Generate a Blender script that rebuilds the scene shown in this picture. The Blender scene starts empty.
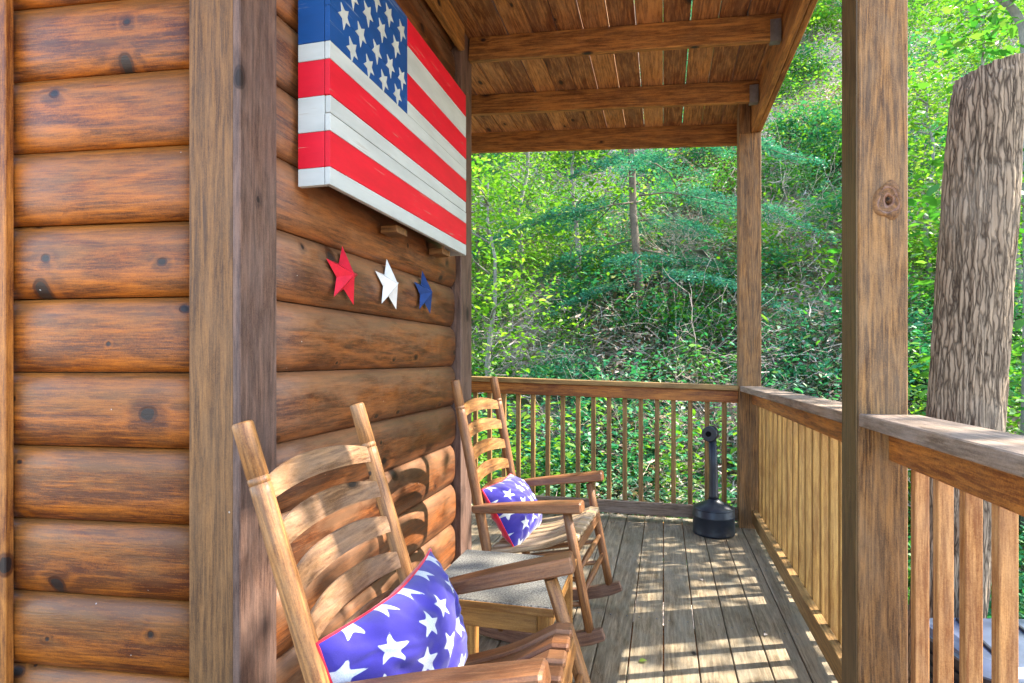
import bpy, math, random
import numpy as np
from mathutils import Vector, Matrix, noise as mnoise
R = math.radians
random.seed(11)
rng = np.random.default_rng(11)
scene = bpy.context.scene
COL = scene.collection

# ------------------------------------------------------------------ helpers
class MB:
    """collects solids; every solid gets its own grain coordinate (attribute wc)"""
    def __init__(s):
        s.v = []; s.f = []; s.wc = []; s.mi = []; s.smooth = []
    def add(s, verts, faces, wc=None, mi=0, smooth=False):
        b = len(s.v)
        s.v += [tuple(p) for p in verts]
        s.wc += [tuple(p) for p in (wc if wc is not None else verts)]
        for f in faces:
            s.f.append(tuple(b + i for i in f)); s.mi.append(mi); s.smooth.append(smooth)
    def build(s, name, mats, parent=None, loc=None):
        me = bpy.data.meshes.new(name)
        me.from_pydata(s.v, [], s.f)
        if not isinstance(mats, (list, tuple)): mats = [mats]
        for m in mats: me.materials.append(m)
        a = me.attributes.new('wc', 'FLOAT_VECTOR', 'POINT')
        a.data.foreach_set('vector', np.array(s.wc, dtype=np.float32).ravel())
        me.polygons.foreach_set('material_index', s.mi)
        me.polygons.foreach_set('use_smooth', s.smooth)
        me.update()
        o = bpy.data.objects.new(name, me); COL.objects.link(o)
        if parent: o.parent = parent
        if loc: o.location = loc
        return o

def rect(w, h, c=0.003):
    a, b = w/2, h/2
    return [(-a+c, -b), (a-c, -b), (a, -b+c), (a, b-c), (a-c, b), (-a+c, b), (-a, b-c), (-a, -b+c)]
def circ(r, n=14):
    return [(r*math.cos(2*math.pi*i/n), r*math.sin(2*math.pi*i/n)) for i in range(n)]

def sweep(mb, pts, prof, up=(0, 0, 1), scales=None, mi=0, smooth=False, endc=0.003, off=None, wcs=1.0):
    """sweep a closed (u,v) profile along pts; u = side, v = up"""
    pts = [Vector(p) for p in pts]; up = Vector(up)
    if endc > 0:
        d0 = (pts[1]-pts[0]); d1 = (pts[-1]-pts[-2])
        pts2 = [pts[0], pts[0]+d0.normalized()*endc] + pts[1:-1] + [pts[-1]-d1.normalized()*endc, pts[-1]]
        if scales is None: scales = [1]*len(pts)
        scales = [scales[0], scales[0]] + list(scales[1:-1]) + [scales[-1], scales[-1]]
        pts = pts2
    if scales is None: scales = [1]*len(pts)
    n = len(prof); m = len(pts)
    if off is None: off = (random.uniform(0, 40), random.uniform(0, 40), random.uniform(0, 40))
    V = []; W = []; L = 0
    rad = max(max(abs(a), abs(b)) for a, b in prof)
    for i, p in enumerate(pts):
        if i == 0: t = pts[1]-pts[0]
        elif i == m-1: t = pts[-1]-pts[-2]
        else: t = (pts[i+1]-pts[i]).normalized() + (pts[i]-pts[i-1]).normalized()
        t.normalize()
        side = t.cross(up).normalized(); u2 = side.cross(t).normalized()
        if i: L += (pts[i]-pts[i-1]).length
        sc = scales[i]
        su, sv = sc if isinstance(sc, tuple) else (sc, sc)
        ins = 1.0
        for (a, b) in prof:
            aa, bb = a*su, b*sv
            if endc > 0 and i in (0, m-1):
                k = max(0.0, 1 - endc/max(rad, 1e-6))
                aa *= k; bb *= k
                mw = min(max(abs(x[0]) for x in prof)*su, max(abs(x[1]) for x in prof)*sv)
            V.append(p + side*aa + u2*bb)
            W.append((off[0]+L*wcs, off[1]+aa, off[2]+bb))
    F = []
    for i in range(m-1):
        for j in range(n):
            k = (j+1) % n
            F.append((i*n+j, i*n+k, (i+1)*n+k, (i+1)*n+j))
    F.append(tuple(range(n-1, -1, -1))); F.append(tuple((m-1)*n+j for j in range(n)))
    b = len(mb.f)
    mb.add(V, F, W, mi, smooth)
    mb.smooth[-1] = False; mb.smooth[-2] = False

def beam(mb, p0, p1, w, h, up=(0, 0, 1), c=0.003, mi=0, off=None):
    sweep(mb, [p0, p1], rect(w, h, c), up, mi=mi, endc=c, off=off)
def boxb(mb, x0, x1, y0, y1, z0, z1, axis='y', c=0.003, mi=0, off=None):
    xm, ym, zm = (x0+x1)/2, (y0+y1)/2, (z0+z1)/2
    if axis == 'y': beam(mb, (xm, y0, zm), (xm, y1, zm), x1-x0, z1-z0, (0, 0, 1), c, mi, off)
    elif axis == 'x': beam(mb, (x0, ym, zm), (x1, ym, zm), y1-y0, z1-z0, (0, 0, 1), c, mi, off)
    else: beam(mb, (xm, ym, z0), (xm, ym, z1), x1-x0, y1-y0, (0, 1, 0), c, mi, off)
def tube(mb, pts, radii, n=14, up=None, mi=0, smooth=True, endc=0.0):
    d = Vector(pts[-1])-Vector(pts[0])
    if up is None: up = (1, 0.13, 0) if abs(d.normalized().z) > .7 else (0, 0, 1)
    r0 = radii[0] if isinstance(radii, (list, tuple)) else radii
    sc = [r/r0 for r in radii] if isinstance(radii, (list, tuple)) else None
    sweep(mb, pts, circ(r0, n), up, sc, mi, smooth, endc)
def lathe(mb, prof, n=36, c=(0, 0, 0), mi=0):
    V = []; F = []
    for (r, z) in prof:
        for j in range(n):
            a = 2*math.pi*j/n
            V.append((c[0]+r*math.cos(a), c[1]+r*math.sin(a), c[2]+z))
    for i in range(len(prof)-1):
        for j in range(n):
            k = (j+1) % n
            F.append((i*n+j, i*n+k, (i+1)*n+k, (i+1)*n+j))
    F.append(tuple(range(n-1, -1, -1))); F.append(tuple((len(prof)-1)*n+j for j in range(n)))
    mb.add(V, F, None, mi, True); mb.smooth[-1] = False; mb.smooth[-2] = False

def tag(o, label=None, cat=None, group=None, kind=None):
    if label: o['label'] = label
    if cat: o['category'] = cat
    if group: o['group'] = group
    if kind: o['kind'] = kind
    return o
def empty(name, loc=(0, 0, 0), rz=0, label=None, cat=None, group=None):
    o = bpy.data.objects.new(name, None); COL.objects.link(o)
    o.location = loc; o.rotation_euler = (0, 0, rz); o.empty_display_size = .1
    return tag(o, label, cat, group)
def copy_tree(o, parent=None):
    c = o.copy(); COL.objects.link(c); c.parent = parent
    for ch in list(o.children): copy_tree(ch, c)
    return c

# ------------------------------------------------------------------ materials
class NT:
    def __init__(s, name):
        s.m = bpy.data.materials.new(name); s.m.use_nodes = True
        s.t = s.m.node_tree; s.t.nodes.clear()
        s.out = s.n('ShaderNodeOutputMaterial')
    def n(s, typ, **kw):
        nd = s.t.nodes.new(typ)
        for k, v in kw.items(): setattr(nd, k, v)
        return nd
    def l(s, a, b): s.t.links.new(a, b)
    def inp(s, nd, **kw):
        for k, v in kw.items():
            sk = nd.inputs[k.replace('_', ' ')]
            if hasattr(v, 'is_linked') or isinstance(v, bpy.types.NodeSocket): s.l(v, sk)
            else: sk.default_value = v
        return nd
    def math(s, op, a, b=None, c=None, clamp=False):
        nd = s.n('ShaderNodeMath', operation=op, use_clamp=clamp)
        for i, x in enumerate((a, b, c)):
            if x is None: continue
            if isinstance(x, bpy.types.NodeSocket): s.l(x, nd.inputs[i])
            else: nd.inputs[i].default_value = x
        return nd.outputs[0]
    def vmul(s, v, k):
        nd = s.n('ShaderNodeVectorMath', operation='MULTIPLY'); s.l(v, nd.inputs[0]); nd.inputs[1].default_value = k
        return nd.outputs[0]
    def noise(s, v, scale, detail=3, rough=.55, dist=0):
        nd = s.n('ShaderNodeTexNoise'); nd.inputs['Scale'].default_value = scale
        nd.inputs['Detail'].default_value = detail; nd.inputs['Roughness'].default_value = rough
        nd.inputs['Distortion'].default_value = dist
        if v is not None: s.l(v, nd.inputs['Vector'])
        return nd.outputs[0]
    def ramp(s, f, lo, hi):
        nd = s.n('ShaderNodeMapRange'); s.l(f, nd.inputs[0])
        nd.inputs[1].default_value = lo; nd.inputs[2].default_value = hi
        return nd.outputs[0]
    def mix(s, f, a, b, mode='MIX'):
        nd = s.n('ShaderNodeMix', data_type='RGBA', blend_type=mode, clamp_factor=True)
        if isinstance(f, bpy.types.NodeSocket): s.l(f, nd.inputs[0])
        else: nd.inputs[0].default_value = f
        for x, i in ((a, 6), (b, 7)):
            if isinstance(x, bpy.types.NodeSocket): s.l(x, nd.inputs[i])
            else: nd.inputs[i].default_value = (*x, 1) if len(x) == 3 else x
        return nd.outputs[2]
    def bsdf(s, color, rough=.6, bump=None, bstr=.3, bdist=.004, spec=.35, **kw):
        p = s.n('ShaderNodeBsdfPrincipled')
        if isinstance(color, bpy.types.NodeSocket): s.l(color, p.inputs['Base Color'])
        else: p.inputs['Base Color'].default_value = (*color, 1)
        if isinstance(rough, bpy.types.NodeSocket): s.l(rough, p.inputs['Roughness'])
        else: p.inputs['Roughness'].default_value = rough
        p.inputs['Specular IOR Level'].default_value = spec
        for k, v in kw.items(): p.inputs[k].default_value = v
        if bump is not None:
            b = s.n('ShaderNodeBump'); b.inputs['Strength'].default_value = bstr; b.inputs['Distance'].default_value = bdist
            s.l(bump, b.inputs['Height']); s.l(b.outputs[0], p.inputs['Normal'])
        s.l(p.outputs[0], s.out.inputs[0])
        return p

def wood(name, dark, light, weather_toplight=(.3, .28, .25), wamt=.3, ring=11., rings=26., knots=.5, ksize=.022,
         rough=.6, var=.35, fiber=.5, bstr=.35, spec=.35, kcell=(3.2, 5.5, 5.5), stain=.35, kcol=(.018, .009, .006), specks=.0, log_toplight=False):
    t = NT(name)
    at = t.n('ShaderNodeAttribute', attribute_name='wc').outputs['Vector']
    geo = t.n('ShaderNodeNewGeometry')
    rnd = geo.outputs['Random Per Island']
    # knots: distance to sparse feature points
    vk = t.n('ShaderNodeTexVoronoi', voronoi_dimensions='2D', feature='F1'); vk.inputs['Scale'].default_value = 1
    sepw = t.n('ShaderNodeSeparateXYZ'); t.l(at, sepw.inputs[0])
    cmb = t.n('ShaderNodeCombineXYZ')
    wob = t.noise(at, 9, 2)
    across = t.math('ADD', sepw.outputs[1], sepw.outputs[2])
    t.l(t.math('MULTIPLY', t.math('ADD', sepw.outputs[0], t.math('MULTIPLY', wob, .05)), kcell[0]), cmb.inputs[0])
    t.l(t.math('MULTIPLY', across, kcell[1]), cmb.inputs[1])
    t.l(cmb.outputs[0], vk.inputs['Vector'])
    sc = t.n('ShaderNodeSeparateColor'); t.l(vk.outputs['Color'], sc.inputs[0])
    has = t.math('LESS_THAN', sc.outputs[0], knots)
    size = t.math('MULTIPLY', t.math('ADD', sc.outputs[1], .35), ksize*kcell[1]*.9)
    kd = t.math('DIVIDE', vk.outputs['Distance'], size)
    kmask = t.math('MULTIPLY', t.ramp(kd, 1.05, .85), has)
    khalo = t.math('MULTIPLY', t.ramp(kd, 3.6, .9), has)
    # growth rings
    warp = t.noise(t.vmul(at, (.9, ring, ring)), 1, 2, .5, .3)
    ph = t.math('ADD', t.math('MULTIPLY', warp, rings), t.math('MULTIPLY', khalo, 2.6))
    rg = t.math('SINE', t.math('MULTIPLY', ph, 2.0))
    rg = t.math('MULTIPLY_ADD', rg, .5, .5)
    rg = t.math('POWER', rg, 1.7)
    fib = t.noise(t.vmul(at, (16, 230, 230)), 1, 3, .7)
    grit = t.noise(at, 260, 2, .7)
    fib2 = t.noise(t.vmul(at, (7.0, 105, 105)), 1, 4, .7)
    fib3 = t.noise(t.vmul(at, (11, 26, 26)), 1, 6, .8)
    blot = t.noise(t.vmul(at, (1.6, 5, 5)), 1, 4, .6)
    blot2 = t.noise(t.vmul(at, (5, 14, 14)), 1, 4, .65, .6)
    f = t.math('ADD', t.math('MULTIPLY', rg, .40), t.math('MULTIPLY', t.ramp(fib, .35, .65), fiber*.6))
    f = t.math('ADD', f, t.math('MULTIPLY', t.math('SUBTRACT', t.ramp(fib2, .33, .67), .35), .75))
    f = t.math('ADD', f, t.math('MULTIPLY', t.math('SUBTRACT', fib3, .5), .9))
    f = t.math('ADD', f, t.math('MULTIPLY', t.math('SUBTRACT', grit, .5), .9))
    f = t.math('ADD', f, t.math('MULTIPLY', t.math('SUBTRACT', blot, .5), .7))
    f = t.math('ADD', f, t.math('MULTIPLY', t.math('SUBTRACT', rnd, .5), var))
    col = t.mix(t.ramp(f, .05, 1.05), dark, light)
    w1 = t.ramp(t.math('ADD', blot2, t.math('MULTIPLY', fib, .25)), .48, .85)
    if log_toplight:  # upper part of each log paler: sky light painted in, along with weathering
        v = t.math('SUBTRACT', t.math('FRACT', t.math('ADD', sepw.outputs[2], .5)), .5)
        v = t.math('ADD', v, t.math('MULTIPLY', t.math('SUBTRACT', blot2, .5), .22))
        w1 = t.math('ADD', t.math('MULTIPLY', w1, .55), t.math('MULTIPLY', t.ramp(v, -.02, .11), 1.0), clamp=True)
    col = t.mix(t.math('MULTIPLY', w1, wamt), col, weather_toplight)
    st = t.ramp(t.noise(t.vmul(at, (3, 7, 7)), 1, 5, .7, .8), .58, .8)
    col = t.mix(t.math('MULTIPLY', st, stain), col, tuple(x*.35 for x in dark))
    col = t.mix(t.math('MULTIPLY', khalo, .35), col, tuple(x*.55 for x in dark))
    kring = t.math('MULTIPLY', t.ramp(kd, 1.25, 1.05), has)
    col = t.mix(t.math('MULTIPLY', kring, .8), col, tuple(x*.5 for x in dark))
    kcore = t.math('MULTIPLY', t.ramp(t.math('ADD', kd, t.math('MULTIPLY', t.math('SUBTRACT', fib3, .5), .35)), .80, .70), has)
    col = t.mix(kcore, col, kcol)
    if specks > 0:
        sv = t.n('ShaderNodeTexVoronoi'); sv.inputs['Scale'].default_value = 38; t.l(at, sv.inputs['Vector'])
        ss = t.n('ShaderNodeSeparateColor'); t.l(sv.outputs['Color'], ss.inputs[0])
        sm = t.math('MULTIPLY', t.math('LESS_THAN', sv.outputs['Distance'], .10), t.math('LESS_THAN', ss.outputs[0], specks))
        col = t.mix(t.math('MULTIPLY', sm, .5), col, (.6, .56, .5))
    h = t.math('ADD', t.math('MULTIPLY', fib, .6), t.math('MULTIPLY', fib2, .5))
    h = t.math('SUBTRACT', h, t.math('MULTIPLY', kmask, .5))
    h = t.math('ADD', h, t.math('MULTIPLY', rg, .25))
    h = t.math('ADD', h, t.math('MULTIPLY', grit, .5))
    rr = t.math('ADD', t.math('MULTIPLY', fib2, .25), rough-.12)
    t.bsdf(col, rr, h, bstr, .003, spec)
    return t.m

M = {}
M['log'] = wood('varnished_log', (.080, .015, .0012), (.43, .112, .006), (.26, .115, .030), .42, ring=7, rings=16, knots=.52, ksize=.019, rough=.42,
                var=.45, kcell=(4.4, 5.0, 5.0), spec=.45, stain=.28, specks=.012, log_toplight=True)
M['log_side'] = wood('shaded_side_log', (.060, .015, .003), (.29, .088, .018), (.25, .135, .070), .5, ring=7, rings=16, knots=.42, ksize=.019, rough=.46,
                var=.5, kcell=(4.2, 5.0, 5.0), spec=.4, stain=.28, specks=.012, log_toplight=True)
M['trim'] = wood('brown_trim_board', (.066, .025, .006), (.24, .105, .030), (.20, .105, .045), .35, ring=14, rings=22, knots=.12, ksize=.014, rough=.65, specks=.012)
M['trim_dark'] = wood('plum_brown_trim_board', (.05, .024, .017), (.17, .090, .058), (.22, .145, .115), .4, ring=14, rings=20, knots=.2, ksize=.02, rough=.65, specks=.012)
M['deck'] = wood('weathered_deck_board', (.10, .068, .034), (.33, .245, .145), (.25, .225, .165), .6, ring=12, rings=20, knots=.03, ksize=.016, rough=.7,
                 var=.45, bstr=.5, stain=.35, specks=.012)
M['rail'] = wood('stained_rail_board', (.12, .026, .004), (.50, .175, .028), (.32, .16, .05), .2, ring=6, rings=17, knots=.08, rough=.55, stain=.35)
M['cap'] = wood('weathered_rail_cap', (.10, .06, .034), (.29, .195, .125), (.34, .27, .22), .5, ring=14, rings=22, knots=.12, rough=.75, bstr=.6, stain=.4, specks=.012)
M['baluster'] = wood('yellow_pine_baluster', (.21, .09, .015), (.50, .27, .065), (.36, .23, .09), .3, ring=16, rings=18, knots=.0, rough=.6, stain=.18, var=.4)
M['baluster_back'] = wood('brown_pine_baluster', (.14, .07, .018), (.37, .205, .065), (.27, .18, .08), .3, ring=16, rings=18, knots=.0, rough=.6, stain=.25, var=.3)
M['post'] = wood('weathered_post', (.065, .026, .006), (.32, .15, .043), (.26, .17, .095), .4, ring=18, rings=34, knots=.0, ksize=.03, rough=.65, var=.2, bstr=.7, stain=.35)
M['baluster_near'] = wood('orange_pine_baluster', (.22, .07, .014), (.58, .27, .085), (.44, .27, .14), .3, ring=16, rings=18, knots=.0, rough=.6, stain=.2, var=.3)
M['post_shade'] = wood('post_shade_tone', (.05, .026, .008), (.15, .085, .028), (.12, .09, .05), .3, ring=18, rings=26, knots=0, rough=.6)  # post wood darkened to carry the shade of the inner face
M['chair_dark'] = wood('brown_chair_wood', (.11, .036, .01), (.31, .135, .04), (.3, .2, .13), .25, ring=22, rings=18, knots=.03, ksize=.01, rough=.5, stain=.25, var=.3)
M['ceil'] = wood('roof_plank', (.11, .03, .006), (.47, .20, .055), (.46, .29, .15), .25, ring=14, rings=24, knots=.3, ksize=.02, rough=.65, var=.6, stain=.6, kcell=(3, 7, 7))
M['joist'] = wood('roof_joist', (.11, .035, .005), (.44, .18, .036), (.38, .22, .08), .25, ring=10, rings=22, knots=.18, rough=.6, stain=.6, var=.3)
M['chair'] = wood('oiled_chair_wood', (.12, .04, .008), (.40, .17, .042), (.34, .22, .12), .3, ring=22, rings=18, knots=.05, ksize=.01, rough=.5, stain=.25, var=.35, spec=.45)
M['chair_old'] = wood('worn_chair_wood', (.10, .042, .014), (.30, .155, .065), (.30, .22, .16), .45, ring=22, rings=18, knots=.07, ksize=.012, rough=.55, stain=.3, var=.35, specks=.012)
M['arm'] = wood('red_brown_arm_wood', (.11, .034, .010), (.30, .112, .034), (.30, .2, .12), .3, ring=12, rings=10, knots=.06, ksize=.008, rough=.5, stain=.35, spec=.45, specks=.012)
M['slat'] = wood('pale_seat_slat', (.2, .12, .05), (.58, .41, .23), (.52, .44, .33), .4, ring=22, rings=18, knots=.03, rough=.55, stain=.2, var=.4)
M['rocker'] = wood('dark_rocker_wood', (.10, .04, .022), (.26, .12, .06), (.3, .22, .17), .25, ring=20, rings=14, knots=.02, rough=.5)
M['table'] = wood('golden_table_wood', (.2, .075, .012), (.46, .22, .05), (.36, .22, .1), .25, ring=20, rings=16, knots=.04, rough=.5, stain=.2)
M['cut'] = wood('cut_wood', (.2, .15, .09), (.42, .34, .24), (.4, .37, .33), .6, ring=30, rings=18, knots=0, rough=.8)

def plain(name, col, rough=.6, spec=.4, noise_amt=.25, scale=40, metal=0, bstr=.1, scale2=6):
    t = NT(name)
    tc = t.n('ShaderNodeTexCoord').outputs['Object']
    n1 = t.noise(tc, scale, 4, .6); n2 = t.noise(tc, scale2, 3, .6)
    f = t.ramp(t.math('ADD', t.math('MULTIPLY', n1, .5), t.math('MULTIPLY', n2, .5)), .3, .7)
    c = t.mix(f, tuple(x*(1-noise_amt) for x in col), tuple(min(1, x*(1+noise_amt)) for x in col))
    t.bsdf(c, rough, n1, bstr, .002, spec, Metallic=metal)
    return t.m
def paint(name, col, worn=(.35, .28, .2)):
    t = NT(name)
    at = t.n('ShaderNodeAttribute', attribute_name='wc').outputs['Vector']
    g = t.noise(t.vmul(at, (4, 120, 120)), 1, 3, .6); b = t.noise(t.vmul(at, (3, 12, 12)), 1, 4, .65)
    c = t.mix(t.ramp(b, .25, .75), tuple(x*.8 for x in col), tuple(min(1, x*1.12) for x in col))
    w = t.ramp(t.math('ADD', g, t.math('MULTIPLY', b, .7)), 1.03, 1.10)
    c = t.mix(t.math('MULTIPLY', w, .5), c, worn)
    t.bsdf(c, .5, g, .25, .002, .4)
    return t.m
M['red'] = paint('red_paint', (.66, .005, .022)); M['white'] = paint('white_paint', (.50, .52, .49)); M['blue'] = paint('blue_paint', (.003, .060, .23), (.3, .32, .36))
M['star_red'] = plain('red_metal_star', (.60, .015, .035), .35, .5, .3, 30, .2); M['star_white'] = plain('white_metal_star', (.68, .68, .66), .45, .5, .2, 30, .1)
M['star_blue'] = plain('blue_metal_star', (.02, .055, .19), .3, .5, .4, 30, .3)
M['black'] = plain('black_plastic', (.010, .015, .024), .42, .5, .5, 60)
M['bin'] = plain('dark_bin_plastic', (.012, .015, .028), .38, .5, .4, 60)
M['lid'] = plain('blue_grey_lid_plastic', (.07, .085, .13), .28, .5, .35, 14)
M['steel'] = plain('galvanized_steel', (.20, .19, .18), .5, .5, .3, 50, .7)
M['hole'] = plain('dark_hole', (.004, .004, .004), .9, .1, .1)
def table_top():
    t = NT('speckled_grey_table_top')
    tc = t.n('ShaderNodeTexCoord').outputs['Object']
    n1 = t.noise(tc, 190, 2, .7); n2 = t.noise(tc, 330, 2, .6); n3 = t.noise(tc, 7, 4, .6)
    c = t.mix(t.ramp(n1, .40, .60), (.06, .058, .05), (.27, .255, .225))
    c = t.mix(t.math('MULTIPLY', t.ramp(n2, .60, .66), .8), c, (.03, .03, .03))
    c = t.mix(t.math('MULTIPLY', t.ramp(n3, .45, .7), .4), c, (.18, .17, .14))
    t.bsdf(c, .6, n1, .4, .002, .35); return t.m
M['table_top'] = table_top()
def fabric(name, base, star=None):
    t = NT(name)
    tc = t.n('ShaderNodeTexCoord').outputs['Object']
    w = t.noise(tc, 420, 2, .6); n = t.noise(tc, 12, 3, .6)
    c = t.mix(t.ramp(n, .3, .7), tuple(x*.75 for x in base), tuple(x*1.2 for x in base))
    c = t.mix(t.math('MULTIPLY', w, .35), c, tuple(min(1, x*1.8+.02) for x in base))
    if star:
        sd = t.n('ShaderNodeAttribute', attribute_name='star').outputs['Fac']
        wc = t.mix(t.ramp(w, .35, .65), tuple(x*.72 for x in star), star)
        c = t.mix(t.ramp(sd, -.0007, .0007), wc, c)
    p = t.bsdf(c, .85, w, .25, .001, .2)
    p.inputs['Sheen Weight'].default_value = .3
    return t.m
M['pillow'] = fabric('blue_star_fabric', (.026, .017, .185), (.54, .56, .58)); M['pillow_red'] = fabric('red_fabric', (.50, .008, .025))

def leafmat(name, c1, c2, c3, trans=.45):
    t = NT(name)
    geo = t.n('ShaderNodeNewGeometry'); oi = t.n('ShaderNodeObjectInfo')
    r = geo.outputs['Random Per Island']
    c = t.mix(r, c1, c2)
    k = t.math('LESS_THAN', t.math('FRACT', t.math('MULTIPLY', r, 17.3)), .14)
    c = t.mix(k, c, c3)
    c = t.mix(t.math('MULTIPLY', oi.outputs['Random'], .45), c, tuple(x*.5 for x in c1))
    d = t.n('ShaderNodeBsdfPrincipled'); t.l(c, d.inputs['Base Color']); d.inputs['Roughness'].default_value = .45; d.inputs['Specular IOR Level'].default_value = .4
    tr = t.n('ShaderNodeBsdfTranslucent')
    t.l(t.mix(1.0, c, (1.0, 1.0, .55), 'MULTIPLY'), tr.inputs[0])
    mx = t.n('ShaderNodeMixShader'); mx.inputs[0].default_value = trans
    t.l(d.outputs[0], mx.inputs[1]); t.l(tr.outputs[0], mx.inputs[2]); t.l(mx.outputs[0], t.out.inputs[0])
    return t.m
M['leaf_lime'] = leafmat('lime_leaf', (.10, .31, .022), (.23, .42, .035), (.30, .42, .08), .6)
M['leaf_green'] = leafmat('green_leaf', (.045, .24, .03), (.13, .34, .04), (.20, .36, .06), .55)
M['leaf_deep'] = leafmat('deep_green_leaf', (.035, .25, .11), (.08, .36, .16), (.20, .38, .13), .45)
M['leaf_mint'] = leafmat('pale_bluish_leaf', (.09, .25, .14), (.22, .40, .24), (.42, .45, .30), .4)
M['needle'] = leafmat('hemlock_needle', (.025, .19, .14), (.07, .31, .23), (.12, .28, .18), .4)
M['litter'] = leafmat('dry_leaf', (.34, .22, .15), (.58, .44, .35), (.70, .60, .53), .2)
M['twig'] = plain('pale_dry_twig', (.62, .48, .41), .8, .2, .4, 9)
M['bark'] = plain('grey_brown_bark', (.13, .10, .075), .9, .2, .5, 25, bstr=.6)
M['bark_pale'] = plain('pale_bark', (.20, .19, .165), .85, .2, .4, 18, bstr=.4)

# ------------------------------------------------------------------ camera, sky, sun
cam = bpy.data.cameras.new('camera'); co = bpy.data.objects.new('camera', cam); COL.objects.link(co)
co.location = (0, 0, 1.2); co.rotation_euler = (R(90), 0, R(14.39))
cam.sensor_width = 36; cam.lens = 590/1024*36; cam.shift_y = 17.5/1024; cam.clip_end = 400; cam.clip_start = .02
scene.camera = co
SUN = Vector((.637, .277, .719)).normalized()
w = bpy.data.worlds.new('World'); scene.world = w; w.use_nodes = True
nt = w.node_tree; bg = nt.nodes['Background']
sky = nt.nodes.new('ShaderNodeTexSky'); sky.sky_type = 'NISHITA'; sky.sun_disc = False
sky.sun_elevation = math.asin(SUN.z); sky.sun_rotation = math.atan2(SUN.x, SUN.y)
nt.links.new(sky.outputs[0], bg.inputs[0]); bg.inputs[1].default_value = .15
sl = bpy.data.lights.new('sun', 'SUN'); sl.energy = 2.6; sl.angle = R(.55); sl.color = (1, .93, .82)
so = bpy.data.objects.new('sun', sl); COL.objects.link(so); so.rotation_euler = SUN.to_track_quat('Z', 'Y').to_euler()
scene.view_settings.view_transform = 'Standard'; scene.view_settings.look = 'None'
scene.view_settings.exposure = 3.0; scene.view_settings.gamma = 1
cy = scene.cycles
cy.use_denoising = True; cy.denoising_prefilter = 'NONE'; cy.use_adaptive_sampling = False; cy.max_bounces = 10; cy.diffuse_bounces = 6; cy.transmission_bounces = 6
cy.sample_clamp_indirect = 8

# ------------------------------------------------------------------ house
house = empty('log_cabin', (-1.2, 1.42, 0), 0, 'cabin corner of round log siding stained orange brown with upright trim boards', 'log cabin')
HO = Vector((-1.2, 1.42, 0))
PITCH = .226; SEAM0 = 1.161-.226*8
def log_wall(name, p0, p1, nrm, mat, zt=3.4, seams=()):
    mb = MB(); nrm = Vector(nrm).normalized()
    d = Vector(p1)-Vector(p0)
    z = SEAM0
    k = 0
    while z < zt:
        bulge = .029+random.uniform(-.003, .003); hgt = PITCH-.004
        prof = []
        # v up from -h/2..h/2, u = outwards
        N = 12
        for i in range(N+1):
            a = -1+2*i/N
            uo = bulge*(1-abs(a)**4.2)
            if i == 0: uo = .004
            prof.append((uo, a*hgt/2))
        prof += [(-.03, hgt/2), (-.03, -hgt/2)]
        side = d.normalized().cross(Vector((0, 0, 1)))
        sg = 1 if side.dot(nrm) > 0 else -1
        pr = [(u*sg, v) for u, v in prof]
        if sg > 0: pr = pr
        nn = 7; pts = []
        for i in range(nn):
            t = i/(nn-1)
            wv = .0025*math.sin(7*t+k*1.9)
            pts.append(Vector(p0)+d*t+nrm*wv+Vector((0, 0, z+hgt/2)) - HO)
        sweep(mb, pts, pr, (0, 0, 1), None, 0, True, 0, off=(random.uniform(0, 40), random.uniform(0, 1)+random.randint(0, 40), random.randint(1, 40)))
        z += PITCH; k += 1
    return mb.build(name, mat, house)
# front wall (angled slightly), side wall, rear wall
FW0 = Vector((-1.30, 1.466, 0)); FDIR = Vector((-.995, -.1027, 0)).normalized(); FN = Vector((.1027, -.995, 0)).normalized()
log_wall('front_log_wall', FW0 + FDIR*.03, FW0+FDIR*3.2, FN, M['log'])
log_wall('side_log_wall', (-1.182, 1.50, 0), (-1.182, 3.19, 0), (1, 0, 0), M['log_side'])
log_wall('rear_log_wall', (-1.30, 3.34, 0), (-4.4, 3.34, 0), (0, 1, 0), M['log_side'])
mb = MB(); boxb(mb, -1.26-HO.x, -1.215-HO.x, 1.5-HO.y, 3.30-HO.y, -1.2, 3.4, 'z'); 
a = FW0+FDIR*.05-FN*.05; 
beam(mb, FW0+FDIR*.05-FN*.055-HO+Vector((0, 0, 1.1)), FW0+FDIR*3.2-FN*.055-HO+Vector((0, 0, 1.1)), .04, 4.6)
mb.build('wall_sheathing', M['trim_dark'], house)
mb = MB(); boxb(mb, -1.1655-HO.x, -1.140-HO.x, 1.4007-HO.y, 1.563-HO.y, -.02, 3.38, 'z', off=(3, 7.2, 1)); mb.build('corner_board', M['trim_dark'], house)['label'] = 'plum grey corner board on the side wall'
mb = MB(); boxb(mb, -1.3185-HO.x, -1.1675-HO.x, 1.408-HO.y, 1.434-HO.y, -.02, 3.38, 'z', off=(9, 3.1, 5)); mb.build('corner_board', M['trim'], house)['label'] = 'brown corner board on the front wall'
mb = MB(); boxb(mb, -1.205-HO.x, -1.128-HO.x, 3.215-HO.y, 3.41-HO.y, -.02, 3.38, 'z'); mb.build('corner_board', M['trim_dark'], house)['label'] = 'dark corner board at the far end of the wall'
mb = MB(); c0 = FW0+FDIR*.625+FN*.048-HO
beam(mb, c0+FDIR*.002+FDIR*.045+Vector((0, 0, -.02)), c0+FDIR*.047+Vector((0, 0, 3.38)), .09, .028, up=-FN); mb.build('door_trim', M['rail'], house)

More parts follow.
